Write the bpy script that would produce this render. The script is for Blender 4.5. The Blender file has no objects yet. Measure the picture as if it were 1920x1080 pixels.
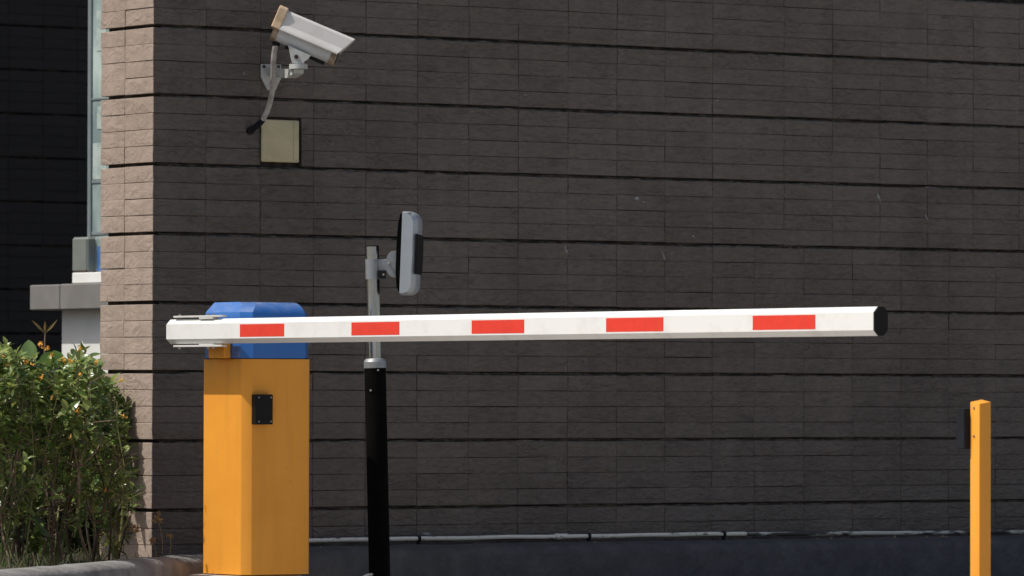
import bpy, bmesh, math, random
from mathutils import Vector, Matrix, noise
random.seed(7)
R = math.radians
scene = bpy.context.scene
COL = scene.collection

# ------------------------------------------------------------------ camera
F = 10660.0                      # focal length in photo pixels (1920 wide)
EYE = Vector((0, 0, .66))
rot = Matrix.Rotation(R(90) + math.atan(201 / F), 3, 'X') @ Matrix.Rotation(R(.124), 3, 'Z')
cam = bpy.data.cameras.new('camera'); cam_o = bpy.data.objects.new('camera', cam)
COL.objects.link(cam_o); scene.camera = cam_o
cam.sensor_width = 36; cam.lens = F / 1920 * 36
cam.clip_start = .5; cam.clip_end = 3000
cam_o.location = EYE; cam_o.rotation_euler = rot.to_euler()
cam.dof.use_dof = True; cam.dof.focus_distance = 20.8; cam.dof.aperture_fstop = 9

# ------------------------------------------------------------------ light
SUN = Vector((-1.048, -.245, 1.62)).normalized()        # direction towards the sun
world = bpy.data.worlds.new('World'); scene.world = world; world.use_nodes = True
wn = world.node_tree; bg = wn.nodes['Background']
sky = wn.nodes.new('ShaderNodeTexSky'); sky.sky_type = 'NISHITA'; sky.sun_disc = False
sky.sun_elevation = math.asin(SUN.z); sky.sun_rotation = math.atan2(SUN.x, SUN.y)
sky.air_density = 1.0; sky.dust_density = 3.5
wn.links.new(sky.outputs[0], bg.inputs[0]); bg.inputs[1].default_value = .104
sl = bpy.data.lights.new('sun', 'SUN'); so = bpy.data.objects.new('sun', sl); COL.objects.link(so)
sl.energy = 3.95; sl.angle = R(.5); sl.color = (1, .95, .87)
so.rotation_euler = SUN.to_track_quat('Z', 'Y').to_euler(); so.location = (-20, -5, 30)
scene.view_settings.view_transform = 'Standard'; scene.view_settings.look = 'None'
scene.view_settings.gamma = 1; scene.view_settings.exposure = 0.0
scene.view_settings.use_curve_mapping = False

# ------------------------------------------------------------------ frame of the place
NV = Vector((-.819, -.573, 0)).normalized()     # out of the sunlit faces
TV = Vector((NV.y * -1, NV.x, 0))               # out of the shaded faces (towards the road)
if TV.y > 0: TV = -TV
UZ = Vector((0, 0, 1))
EV = -NV                                        # along the long wall, to the right
def ray(px, py):
    return rot @ Vector(((px - 960) / F, -(py - 540) / F, -1))
def at(px, py, D):
    d = ray(px, py); return EYE + d * (D / d.y)
def onpl(px, py, p, n):
    d = ray(px, py); return EYE + d * ((p - EYE).dot(n) / d.dot(n))
def zed(px, py, D): return at(px, py, D).z

# ------------------------------------------------------------------ object helpers
WL = {}
def tag(o, label=None, cat=None, group=None, kind=None):
    if label: o['label'] = label
    if cat: o['category'] = cat
    if group: o['group'] = group
    if kind: o['kind'] = kind
    return o
def thing(name, loc, label, cat, group=None):
    o = bpy.data.objects.new(name, None); COL.objects.link(o); o.empty_display_size = .1
    o.location = loc; WL[o.name] = Vector(loc); return tag(o, label, cat, group)
def obj(name, bm, m, parent=None, smooth=False, sharp=35):
    c = Vector((0, 0, 0))
    if len(bm.verts):
        for v in bm.verts: c += v.co
        c /= len(bm.verts)
    for v in bm.verts: v.co -= c
    bm.normal_update()
    me = bpy.data.meshes.new(name); bm.to_mesh(me); bm.free()
    if smooth:
        for p in me.polygons: p.use_smooth = True
        me.set_sharp_from_angle(angle=R(sharp))
    if not isinstance(m, (list, tuple)): m = [m]
    for q in m: me.materials.append(q)
    o = bpy.data.objects.new(name, me); COL.objects.link(o)
    WL[o.name] = c.copy()
    if parent: o.parent = parent; o.location = c - WL[parent.name]
    else: o.location = c
    return o
def box(bm, o, ax, ay, az, bev=0, seg=1):
    """box from corner o with edge vectors"""
    o, ax, ay, az = Vector(o), Vector(ax), Vector(ay), Vector(az)
    vs = [bm.verts.new(o + ax * i + ay * j + az * k) for k in (0, 1) for j in (0, 1) for i in (0, 1)]
    fs = [(0, 2, 3, 1), (4, 5, 7, 6), (0, 1, 5, 4), (2, 6, 7, 3), (0, 4, 6, 2), (1, 3, 7, 5)]
    if ax.cross(ay).dot(az) < 0: fs = [f[::-1] for f in fs]
    ff = [bm.faces.new([vs[i] for i in f]) for f in fs]
    if bev:
        es = list({e for f in ff for e in f.edges})
        bmesh.ops.bevel(bm, geom=es, offset=bev, segments=seg, profile=.5, affect='EDGES')
def cbox(bm, c, ax, ay, az, bev=0, seg=1):
    c, ax, ay, az = Vector(c), Vector(ax), Vector(ay), Vector(az)
    box(bm, c - (ax + ay + az) / 2, ax, ay, az, bev, seg)
def tube(bm, pts, r, n=10, cap=True):
    pts = [Vector(p) for p in pts]; rs = r if isinstance(r, (list, tuple)) else [r] * len(pts)
    rings = []; up = None
    for i, p in enumerate(pts):
        d = (pts[min(i + 1, len(pts) - 1)] - pts[max(i - 1, 0)]).normalized()
        if up is None:
            up = Vector((0, 0, 1)) if abs(d.z) < .9 else Vector((1, 0, 0))
        a = (up - d * up.dot(d)).normalized(); b = d.cross(a); up = a
        rings.append([bm.verts.new(p + (a * math.cos(t) + b * math.sin(t)) * rs[i])
                      for t in [2 * math.pi * k / n for k in range(n)]])
    for i in range(len(rings) - 1):
        for k in range(n):
            bm.faces.new((rings[i][k], rings[i][(k + 1) % n], rings[i + 1][(k + 1) % n], rings[i + 1][k]))
    if cap:
        bm.faces.new(rings[0][::-1]); bm.faces.new(rings[-1])
def prism(bm, prof, o, a, b, ext, bev=0, seg=1, which=None):
    """extrude polygon prof [(x,y)] in plane (a,b) at o by vector ext"""
    o, a, b, ext = Vector(o), Vector(a), Vector(b), Vector(ext)
    lo = [bm.verts.new(o + a * x + b * y) for x, y in prof]
    hi = [bm.verts.new(v.co + ext) for v in lo]
    n = len(prof)
    fs = [bm.faces.new(lo[::-1]), bm.faces.new(hi)]
    for i in range(n): fs.append(bm.faces.new((lo[i], lo[(i + 1) % n], hi[(i + 1) % n], hi[i])))
    bmesh.ops.recalc_face_normals(bm, faces=fs)
    if bev:
        es = list({e for f in fs for e in f.edges})
        bmesh.ops.bevel(bm, geom=es, offset=bev, segments=seg, profile=.5, affect='EDGES')
def smoothpath(pts, n=6):
    pts = [Vector(p) for p in pts]; out = []
    for i in range(len(pts) - 1):
        p0 = pts[max(i - 1, 0)]; p1 = pts[i]; p2 = pts[i + 1]; p3 = pts[min(i + 2, len(pts) - 1)]
        for k in range(n):
            t = k / n
            out.append(.5 * ((2 * p1) + (p2 - p0) * t + (2 * p0 - 5 * p1 + 4 * p2 - p3) * t * t + (3 * p1 - p0 - 3 * p2 + p3) * t ** 3))
    out.append(pts[-1]); return out

# ------------------------------------------------------------------ materials
def nd(t, ty, **k):
    n = t.nodes.new(ty)
    for a, v in k.items(): setattr(n, a, v)
    return n
def base_mat(name, col, rough=.5, metal=0, spec=.5, coat=0):
    m = bpy.data.materials.new(name); m.use_nodes = True
    b = m.node_tree.nodes['Principled BSDF']
    b.inputs['Base Color'].default_value = (*col, 1); b.inputs['Roughness'].default_value = rough
    b.inputs['Metallic'].default_value = metal; b.inputs['Specular IOR Level'].default_value = spec
    b.inputs['Coat Weight'].default_value = coat
    return m, m.node_tree, b
def noisy(name, col, col2, rough=.5, metal=0, scale=8, lo=.4, hi=.65, bump=0, bscale=80, bdist=.001, spec=.5,
          stretch=(1, 1, 1), detail=8, coat=0):
    """colour worn/dirtied by two octaves of noise, plus fine relief"""
    m, t, b = base_mat(name, col, rough, metal, spec, coat)
    g = nd(t, 'ShaderNodeNewGeometry'); mp = nd(t, 'ShaderNodeMapping'); mp.inputs['Scale'].default_value = stretch
    t.links.new(g.outputs['Position'], mp.inputs['Vector'])
    n = nd(t, 'ShaderNodeTexNoise'); n.inputs['Scale'].default_value = scale; n.inputs['Detail'].default_value = detail
    n.inputs['Roughness'].default_value = .65
    t.links.new(mp.outputs[0], n.inputs['Vector'])
    r = nd(t, 'ShaderNodeValToRGB'); r.color_ramp.elements[0].position = lo; r.color_ramp.elements[1].position = hi
    r.color_ramp.elements[0].color = (*col, 1); r.color_ramp.elements[1].color = (*col2, 1)
    t.links.new(n.outputs['Fac'], r.inputs[0]); t.links.new(r.outputs[0], b.inputs['Base Color'])
    rr = nd(t, 'ShaderNodeMapRange'); rr.inputs['To Min'].default_value = max(rough - .08, .03); rr.inputs['To Max'].default_value = min(rough + .12, 1)
    t.links.new(n.outputs['Fac'], rr.inputs['Value']); t.links.new(rr.outputs[0], b.inputs['Roughness'])
    if bump:
        n2 = nd(t, 'ShaderNodeTexNoise'); n2.inputs['Scale'].default_value = bscale; n2.inputs['Detail'].default_value = 6
        t.links.new(g.outputs['Position'], n2.inputs['Vector'])
        bp = nd(t, 'ShaderNodeBump'); bp.inputs['Strength'].default_value = bump; bp.inputs['Distance'].default_value = bdist
        t.links.new(n2.outputs['Fac'], bp.inputs['Height']); t.links.new(bp.outputs[0], b.inputs['Normal'])
    return m

def stone_mat(name, c1, c2, c3, bumpd=.004, speck=True, zs=2.6, crease=.12):
    """split-face stone: per-block tint, cleft relief running along the block, hairline creases, pale specks"""
    m, t, b = base_mat(name, c1, .88, 0, .25)
    L = t.links.new
    g = nd(t, 'ShaderNodeNewGeometry'); oi = nd(t, 'ShaderNodeObjectInfo')
    add = nd(t, 'ShaderNodeMath', operation='ADD'); L(g.outputs['Random Per Island'], add.inputs[0]); L(oi.outputs['Random'], add.inputs[1])
    fr = nd(t, 'ShaderNodeMath', operation='FRACT'); L(add.outputs[0], fr.inputs[0])
    mul = nd(t, 'ShaderNodeMath', operation='MULTIPLY'); mul.inputs[1].default_value = 37.0; L(fr.outputs[0], mul.inputs[0])
    cmb = nd(t, 'ShaderNodeCombineXYZ'); L(mul.outputs[0], cmb.inputs[0]); L(mul.outputs[0], cmb.inputs[1])
    mp = nd(t, 'ShaderNodeMapping'); mp.inputs['Rotation'].default_value = (0, 0, -math.atan2(EV.y, EV.x)); mp.inputs['Scale'].default_value = (1, 1, zs)
    L(g.outputs['Position'], mp.inputs['Vector'])
    va = nd(t, 'ShaderNodeVectorMath', operation='ADD'); L(mp.outputs[0], va.inputs[0]); L(cmb.outputs[0], va.inputs[1])
    # tint
    ramp = nd(t, 'ShaderNodeValToRGB'); e = ramp.color_ramp.elements
    e[0].color = (*c1, 1); e[1].color = (*c2, 1); x = e.new(.5); x.color = (*c3, 1)
    big = nd(t, 'ShaderNodeTexNoise'); big.inputs['Scale'].default_value = 1.6; big.inputs['Detail'].default_value = 5
    L(g.outputs['Position'], big.inputs['Vector'])
    fine = nd(t, 'ShaderNodeTexNoise'); fine.inputs['Scale'].default_value = 30; fine.inputs['Detail'].default_value = 8; fine.inputs['Roughness'].default_value = .7
    L(va.outputs[0], fine.inputs['Vector'])
    mix = nd(t, 'ShaderNodeMath', operation='MULTIPLY_ADD'); mix.inputs[1].default_value = .20; L(fr.outputs[0], mix.inputs[0])
    m2 = nd(t, 'ShaderNodeMath', operation='MULTIPLY_ADD'); m2.inputs[1].default_value = 1.25; m2.inputs[2].default_value = -.575
    L(fine.outputs['Fac'], m2.inputs[0])
    m3 = nd(t, 'ShaderNodeMath', operation='MULTIPLY_ADD'); m3.inputs[1].default_value = .7; L(big.outputs['Fac'], m3.inputs[0]); L(m2.outputs[0], m3.inputs[2])
    L(m3.outputs[0], mix.inputs[2]); L(mix.outputs[0], ramp.inputs[0])
    st = nd(t, 'ShaderNodeMapping'); st.inputs['Scale'].default_value = (9, 9, .55); L(g.outputs['Position'], st.inputs[0])
    sn = nd(t, 'ShaderNodeTexNoise'); sn.inputs['Scale'].default_value = 1; sn.inputs['Detail'].default_value = 7; sn.inputs['Roughness'].default_value = .6; L(st.outputs[0], sn.inputs['Vector'])
    sr = nd(t, 'ShaderNodeMapRange'); sr.inputs['From Min'].default_value = .35; sr.inputs['From Max'].default_value = .68; sr.inputs['To Min'].default_value = .91; sr.inputs['To Max'].default_value = 1.05; L(sn.outputs['Fac'], sr.inputs['Value'])
    sm = nd(t, 'ShaderNodeMix', data_type='RGBA', blend_type='MULTIPLY'); sm.inputs['Factor'].default_value = 1; L(ramp.outputs[0], sm.inputs['A']); L(sr.outputs[0], sm.inputs['B'])
    colout = sm.outputs['Result']
    if speck:
        vo = nd(t, 'ShaderNodeTexVoronoi'); vo.inputs['Scale'].default_value = 26; L(va.outputs[0], vo.inputs['Vector'])
        lt = nd(t, 'ShaderNodeMath', operation='LESS_THAN'); lt.inputs[1].default_value = .07; L(vo.outputs['Distance'], lt.inputs[0])
        gt = nd(t, 'ShaderNodeSeparateColor'); L(vo.outputs['Color'], gt.inputs[0])
        g2 = nd(t, 'ShaderNodeMath', operation='GREATER_THAN'); g2.inputs[1].default_value = .9; L(gt.outputs[0], g2.inputs[0])
        mm = nd(t, 'ShaderNodeMath', operation='MULTIPLY'); L(lt.outputs[0], mm.inputs[0]); L(g2.outputs[0], mm.inputs[1])
        m4 = nd(t, 'ShaderNodeMath', operation='MULTIPLY'); m4.inputs[1].default_value = .55; L(mm.outputs[0], m4.inputs[0])
        mx = nd(t, 'ShaderNodeMix', data_type='RGBA'); L(m4.outputs[0], mx.inputs['Factor']); L(colout, mx.inputs['A']); mx.inputs['B'].default_value = (.35, .34, .32, 1)
        colout = mx.outputs['Result']
    # relief
    cl = nd(t, 'ShaderNodeTexNoise'); cl.inputs['Scale'].default_value = 13; cl.inputs['Detail'].default_value = 4; cl.inputs['Distortion'].default_value = 1.8
    L(va.outputs[0], cl.inputs['Vector'])
    # creases: thin bands of a warped noise
    cr = nd(t, 'ShaderNodeTexNoise'); cr.inputs['Scale'].default_value = 7; cr.inputs['Detail'].default_value = 3; cr.inputs['Distortion'].default_value = 2.2
    L(va.outputs[0], cr.inputs['Vector'])
    sb = nd(t, 'ShaderNodeMath', operation='SUBTRACT'); sb.inputs[1].default_value = .5; L(cr.outputs['Fac'], sb.inputs[0])
    ab = nd(t, 'ShaderNodeMath', operation='ABSOLUTE'); L(sb.outputs[0], ab.inputs[0])
    mr = nd(t, 'ShaderNodeMapRange'); mr.inputs['From Min'].default_value = 0; mr.inputs['From Max'].default_value = .022
    gm_ = nd(t, 'ShaderNodeTexNoise'); gm_.inputs['Scale'].default_value = 5.5; L(va.outputs[0], gm_.inputs['Vector'])
    gr_ = nd(t, 'ShaderNodeMapRange'); gr_.inputs['From Min'].default_value = .46; gr_.inputs['From Max'].default_value = .58; gr_.inputs['To Min'].default_value = .03; gr_.inputs['To Max'].default_value = 0; L(gm_.outputs['Fac'], gr_.inputs['Value'])
    ga_ = nd(t, 'ShaderNodeMath', operation='ADD'); L(ab.outputs[0], ga_.inputs[0]); L(gr_.outputs[0], ga_.inputs[1]); L(ga_.outputs[0], mr.inputs['Value'])
    h1 = nd(t, 'ShaderNodeMath', operation='MULTIPLY_ADD'); h1.inputs[1].default_value = crease; L(mr.outputs[0], h1.inputs[0]); L(cl.outputs['Fac'], h1.inputs[2])
    h2 = nd(t, 'ShaderNodeMath', operation='MULTIPLY_ADD'); h2.inputs[1].default_value = .35; L(fine.outputs['Fac'], h2.inputs[0]); L(h1.outputs[0], h2.inputs[2])
    bp = nd(t, 'ShaderNodeBump'); bp.inputs['Strength'].default_value = .8; bp.inputs['Distance'].default_value = bumpd
    L(h2.outputs[0], bp.inputs['Height']); L(bp.outputs[0], b.inputs['Normal'])
    ck = nd(t, 'ShaderNodeMapRange'); ck.inputs['To Min'].default_value = .80; L(mr.outputs[0], ck.inputs['Value'])
    cx = nd(t, 'ShaderNodeMix', data_type='RGBA', blend_type='MULTIPLY'); cx.inputs['Factor'].default_value = 1; L(colout, cx.inputs['A']); L(ck.outputs[0], cx.inputs['B'])
    L(cx.outputs['Result'], b.inputs['Base Color'])
    return m

M = {}
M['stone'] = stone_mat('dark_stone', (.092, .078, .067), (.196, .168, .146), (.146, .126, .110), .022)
M['stone_far'] = stone_mat('far_dark_stone', (.029, .027, .024), (.048, .044, .040), (.037, .034, .031), .003, False)  # stone of the same building, its deep shade put into the colour
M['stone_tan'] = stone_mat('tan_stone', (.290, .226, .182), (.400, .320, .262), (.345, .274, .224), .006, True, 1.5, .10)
M['gap'] = noisy('joint_backing', (.016, .014, .012), (.13, .11, .09), .95, scale=9, lo=.46, hi=.68, stretch=(1, 1, .5))
M['kerb'] = noisy('kerb_concrete', (.225, .22, .21), (.13, .127, .122), .9, scale=9, bump=.9, bscale=45, bdist=.006)
M['kerbdark'] = noisy('dark_painted_kerb', (.050, .051, .055), (.088, .089, .092), .85, scale=12, lo=.4, hi=.75, bump=1, bscale=38, bdist=.010)  # same kerb concrete with the wall's shade put into its colour
M['mortar'] = noisy('old_mortar', (.05, .045, .038), (.20, .175, .15), .95, scale=22, lo=.42, hi=.68, bump=.6, bscale=120)
M['road'] = noisy('road_concrete', (.36, .33, .29), (.44, .405, .36), .9, scale=3, bump=.4, bscale=60, bdist=.003)
M['soil'] = noisy('soil', (.022, .016, .011), (.060, .045, .030), .95, scale=14, bump=1, bscale=40, bdist=.01)
def paint_orange():
    m = noisy('orange_paint', (.86, .360, .040), (.78, .31, .032), .48, scale=5, lo=.35, hi=.8, bump=.12, bscale=160, bdist=.0006, spec=.35)
    t = m.node_tree; b = t.nodes['Principled BSDF']; L = t.links.new
    src = b.inputs['Base Color'].links[0].from_socket
    g = nd(t, 'ShaderNodeNewGeometry'); mp = nd(t, 'ShaderNodeMapping'); mp.inputs['Scale'].default_value = (22, 22, 1.6); L(g.outputs['Position'], mp.inputs[0])
    n = nd(t, 'ShaderNodeTexNoise'); n.inputs['Scale'].default_value = 1; n.inputs['Detail'].default_value = 6; L(mp.outputs[0], n.inputs['Vector'])
    r = nd(t, 'ShaderNodeMapRange'); r.inputs['From Min'].default_value = .52; r.inputs['From Max'].default_value = .8; r.inputs['To Max'].default_value = .3; L(n.outputs['Fac'], r.inputs['Value'])
    mx = nd(t, 'ShaderNodeMix', data_type='RGBA'); L(r.outputs[0], mx.inputs['Factor']); L(src, mx.inputs['A']); mx.inputs['B'].default_value = (.52, .22, .04, 1)
    b.inputs['Coat Roughness'].default_value = .35; b.inputs['Coat IOR'].default_value = 1.7
    n2 = nd(t, 'ShaderNodeTexNoise'); n2.inputs['Scale'].default_value = 70; n2.inputs['Detail'].default_value = 4; L(g.outputs['Position'], n2.inputs['Vector'])
    r2 = nd(t, 'ShaderNodeMapRange'); r2.inputs['From Min'].default_value = .72; r2.inputs['From Max'].default_value = .76; r2.inputs['To Max'].default_value = .5; L(n2.outputs['Fac'], r2.inputs['Value'])
    mx2 = nd(t, 'ShaderNodeMix', data_type='RGBA'); L(r2.outputs[0], mx2.inputs['Factor']); L(mx.outputs['Result'], mx2.inputs['A']); mx2.inputs['B'].default_value = (.3, .12, .03, 1)
    L(mx2.outputs['Result'], b.inputs['Base Color']); return m
M['orange'] = paint_orange()
M['blue'] = noisy('blue_paint', (.016, .135, .46), (.020, .150, .50), .22, scale=6, bump=.06, bscale=120, bdist=.0005, spec=.6, coat=.6)
_t = M['blue'].node_tree; _b = _t.nodes['Principled BSDF']; _s = _b.inputs['Base Color'].links[0].from_socket
_g = nd(_t, 'ShaderNodeNewGeometry'); _x = nd(_t, 'ShaderNodeSeparateXYZ'); _t.links.new(_g.outputs['Normal'], _x.inputs[0])
_n = nd(_t, 'ShaderNodeTexNoise'); _n.inputs['Scale'].default_value = 24; _n.inputs['Detail'].default_value = 7; _t.links.new(_g.outputs['Position'], _n.inputs['Vector'])
_m = nd(_t, 'ShaderNodeMath', operation='MULTIPLY'); _t.links.new(_x.outputs['Z'], _m.inputs[0]); _t.links.new(_n.outputs['Fac'], _m.inputs[1])
_r = nd(_t, 'ShaderNodeMapRange'); _r.inputs['From Min'].default_value = .12; _r.inputs['From Max'].default_value = .6; _r.inputs['To Max'].default_value = .32; _t.links.new(_m.outputs[0], _r.inputs['Value'])  # paler on upward faces: the sunlit top is put into the colour
_q = nd(_t, 'ShaderNodeMix', data_type='RGBA'); _t.links.new(_r.outputs[0], _q.inputs['Factor']); _t.links.new(_s, _q.inputs['A']); _q.inputs['B'].default_value = (.42, .42, .40, 1); _t.links.new(_q.outputs['Result'], _b.inputs['Base Color'])
M['white'] = noisy('white_paint', (.77, .77, .75), (.60, .585, .55), .4, scale=9, lo=.5, hi=.95, bump=.03, bscale=120, bdist=.0005)
M['red'] = noisy('red_reflective', (.74, .045, .022), (.66, .04, .02), .45, scale=20, bump=.1, bscale=300, bdist=.0004)
M['black'] = noisy('black_plastic', (.006, .006, .007), (.010, .010, .011), .5, scale=20, bump=.1, bscale=200, bdist=.0005, spec=.2)
M['matblack'] = noisy('matt_black_paint', (.0025, .0025, .0025), (.006, .0055, .005), .85, scale=9, bump=.2, bscale=90, bdist=.0008, spec=.04)
M['slate'] = noisy('slate_plastic', (.012, .014, .018), (.018, .020, .026), .7, scale=20, spec=.12)
M['galv'] = noisy('galvanised_steel', (.50, .51, .50), (.60, .61, .60), .22, 1, scale=18, stretch=(1, 1, .2))
M['steel'] = noisy('grey_steel', (.27, .29, .30), (.34, .36, .37), .5, .55, scale=20, bump=.08, bscale=150, bdist=.0005)
M['bolt'] = noisy('bolt_steel', (.5, .5, .48), (.35, .3, .25), .35, .9, scale=60)
M['rust'] = noisy('rusty_bolt', (.09, .05, .03), (.02, .015, .012), .8, .2, scale=60)
M['silver'] = noisy('silver_paint', (.40, .44, .47), (.43, .47, .50), .38, .35, scale=20, bump=.05, bscale=300, bdist=.0003)
M['camwhite'] = noisy('aged_white_paint', (.62, .61, .58), (.50, .48, .44), .5, scale=10, lo=.45, hi=.8, bump=.1, bscale=120, bdist=.0006)
M['cambody'] = noisy('pale_grey_paint', (.58, .60, .60), (.50, .51, .50), .45, scale=10)
M['cream'] = noisy('aged_cream_plastic', (.56, .43, .30), (.42, .29, .17), .6, scale=16, bump=.15, bscale=90)
M['ringbrown'] = noisy('weathered_rim', (.38, .29, .20), (.12, .08, .05), .7, scale=45, lo=.42, hi=.6, bump=.3, bscale=90)
M['conduit'] = noisy('grey_conduit', (.46, .43, .40), (.26, .24, .22), .6, scale=25, bump=.3, bscale=150, bdist=.001)
M['bracket'] = noisy('painted_bracket', (.50, .52, .50), (.34, .33, .29), .55, scale=22, lo=.45, hi=.7, bump=.1, bscale=150)
M['jbox'] = noisy('beige_enamel', (.54, .48, .29), (.45, .40, .24), .6, scale=7, bump=.08, bscale=200, bdist=.0005)
M['render_white'] = noisy('white_render', (.74, .75, .73), (.66, .66, .62), .85, scale=4, bump=.2, bscale=60)
M['render_grey'] = noisy('grey_render', (.16, .153, .147), (.20, .192, .183), .9, scale=4, bump=.3, bscale=50)
M['alu'] = noisy('window_aluminium', (.20, .24, .25), (.24, .28, .29), .4, .2, scale=8)
M['shutter'] = noisy('grey_green_metal', (.16, .18, .165), (.20, .21, .19), .5, scale=8)
M['paper'] = noisy('paper_notice', (.40, .48, .45), (.28, .36, .34), .7, scale=22, lo=.45, hi=.6)
M['bluecard'] = noisy('blue_card', (.04, .12, .32), (.06, .16, .38), .6, scale=20)
M['bark'] = noisy('twig_bark', (.20, .13, .085), (.34, .26, .19), .85, scale=40)
M['darkbark'] = noisy('dark_twig_bark', (.05, .032, .022), (.10, .07, .045), .9, scale=40)
M['greenstem'] = noisy('green_stem', (.12, .15, .04), (.20, .17, .07), .7, scale=40)
M['petal'] = noisy('orange_petals', (.85, .32, .03), (.80, .50, .08), .6, scale=90, lo=.35, hi=.6)
M['dry'] = noisy('dry_seed_head', (.48, .30, .12), (.60, .42, .20), .8, scale=80)
def glass_mat():
    m, t, b = base_mat('tinted_glass', (.30, .38, .36), .08, 0, .8, .6)
    g = nd(t, 'ShaderNodeNewGeometry'); mp = nd(t, 'ShaderNodeMapping'); mp.inputs['Scale'].default_value = (3, 3, 2.2); t.links.new(g.outputs['Position'], mp.inputs[0])
    n = nd(t, 'ShaderNodeTexNoise'); n.inputs['Scale'].default_value = 1.4; n.inputs['Detail'].default_value = 3; t.links.new(mp.outputs[0], n.inputs['Vector'])
    r = nd(t, 'ShaderNodeValToRGB'); r.color_ramp.elements[0].position = .35; r.color_ramp.elements[1].position = .65
    r.color_ramp.elements[0].color = (.22, .29, .29, 1); r.color_ramp.elements[1].color = (.50, .62, .58, 1)
    t.links.new(n.outputs['Fac'], r.inputs[0]); t.links.new(r.outputs[0], b.inputs['Base Color']); return m
M['glass'] = glass_mat()
def leaf_mat(name, cols, tr=.35, rough=.42):
    m, t, b = base_mat(name, cols[0], rough, 0, .45); L = t.links.new
    g = nd(t, 'ShaderNodeNewGeometry'); r = nd(t, 'ShaderNodeValToRGB'); e = r.color_ramp.elements
    e[0].color = (*cols[0], 1); e[1].color = (*cols[-1], 1)
    for i, c in enumerate(cols[1:-1]): x = e.new((i + 1) / (len(cols) - 1)); x.color = (*c, 1)
    L(g.outputs['Random Per Island'], r.inputs[0]); L(r.outputs[0], b.inputs['Base Color'])
    tl = nd(t, 'ShaderNodeBsdfTranslucent'); hs = nd(t, 'ShaderNodeHueSaturation'); hs.inputs['Value'].default_value = 1.5; hs.inputs['Hue'].default_value = .485
    L(r.outputs[0], hs.inputs['Color']); L(hs.outputs[0], tl.inputs[0])
    mx = nd(t, 'ShaderNodeMixShader'); mx.inputs[0].default_value = tr
    L(b.outputs[0], mx.inputs[1]); L(tl.outputs[0], mx.inputs[2]); L(mx.outputs[0], t.nodes['Material Output'].inputs[0]); return m
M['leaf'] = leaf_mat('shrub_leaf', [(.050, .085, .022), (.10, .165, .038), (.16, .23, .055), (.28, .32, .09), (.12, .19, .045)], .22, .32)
M['backleaf'] = leaf_mat('back_shrub_leaf', [(.014, .028, .008), (.022, .042, .011), (.036, .06, .015)], .12, .5)  # leaf colour darkened to stand for the shaded gaps behind the shrub
M['broad'] = leaf_mat('broad_leaf', [(.10, .20, .04), (.14, .24, .05)], .35, .35)
M['broadgrey'] = leaf_mat('pale_broad_leaf', [(.16, .26, .08), (.20, .30, .11)], .3, .4)
M['olive'] = leaf_mat('olive_young_leaf', [(.20, .17, .05), (.24, .18, .07)], .3, .5)
M['grass'] = leaf_mat('grass_blade', [(.05, .09, .02), (.10, .12, .04), (.14, .12, .06)], .3, .5)

# ------------------------------------------------------------------ ground, bed, kerb
bm = bmesh.new()
for p in ((-400, -60), (400, -60), (400, 600), (-400, 600)): bm.verts.new((p[0], p[1], -.17))
bm.faces.new(bm.verts); tag(obj('road', bm, M['road']), kind='structure')

CW = at(285.5, 740, 22.0); CW.z = 0                 # foot of the building corner
kerb_pts = [Vector(p) for p in ((-8.6, 3.2, .051), (-6.3, 7.4, .051), (-4.4, 11.8, .051), (-3.2, 15.1, .051), (-2.5, 17.35, .051), (-2.12, 18.65, .051))]   # back top edge of the kerb (x, y, z)
for px, py, D in ((-60, 1072.5, 19.45), (0, 1068, 19.75), (133, 1057, 20.35), (283, 1044, 21.2), (345, 1039.5, 21.55)):
    kerb_pts.append(at(px, py, D))
def wallpt(u, q, z): return CW + EV * u + TV * q + UZ * z
kerb_pts += [wallpt(.33, .22, .055), wallpt(.43, .12, .06), wallpt(.56, .085, .064), wallpt(.8, .08, .066)]
kerb_pts += [wallpt(u, .08, .066) for u in (1.4, 2.0, 2.6, 3.2, 4.0, 5.0, 7.0, 12.0)]
def kerb_sweep(P, name, m):
    prof = [(0, -.10), (0, -.004), (.006, 0), (.07, -.006), (.098, -.014), (.112, -.026), (.118, -.05), (.124, -.14), (.13, -.25)]
    bm = bmesh.new(); rings = []
    for i, p in enumerate(P):
        d = P[min(i + 1, len(P) - 1)] - P[max(i - 1, 0)]; d.z = 0; d.normalize()
        s = Vector((d.y, -d.x, 0))
        row = []
        for j, (a, b) in enumerate(prof):
            q = p + s * a + UZ * b
            w = .0035 if j >= 2 else .001
            q += s * noise.noise(q * 7) * w * 1.5 + UZ * noise.noise(q * 9 + Vector((5, 5, 5))) * w
            row.append(bm.verts.new(q))
        rings.append(row)
    for a, b in zip(rings, rings[1:]):
        for j in range(len(prof) - 1): bm.faces.new((a[j], a[j + 1], b[j + 1], b[j]))
    bmesh.ops.recalc_face_normals(bm, faces=bm.faces)
    return obj(name, bm, m, smooth=True, sharp=60)
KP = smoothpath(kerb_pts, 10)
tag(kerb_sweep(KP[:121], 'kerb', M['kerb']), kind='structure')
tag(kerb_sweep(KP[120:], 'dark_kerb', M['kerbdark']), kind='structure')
# soil of the bed, kept a little below the kerb, and a gutter strip along the wall
bm = bmesh.new()
front = [p + Vector((.01, -.004, 0)) for p in smoothpath(kerb_pts[:13], 4)]
vs = []
for p in front: vs.append(bm.verts.new((p.x, p.y, .03)))
for p in (wallpt(.6, -.1, 0), wallpt(9, -.1, 0), (6, 60), (-60, 60), (-60, 3.2)): vs.append(bm.verts.new((p[0], p[1], .03)))
f = bm.faces.new(vs); bmesh.ops.triangulate(bm, faces=[f])
tag(obj('soil_bed', bm, M['soil']), kind='structure')

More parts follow.
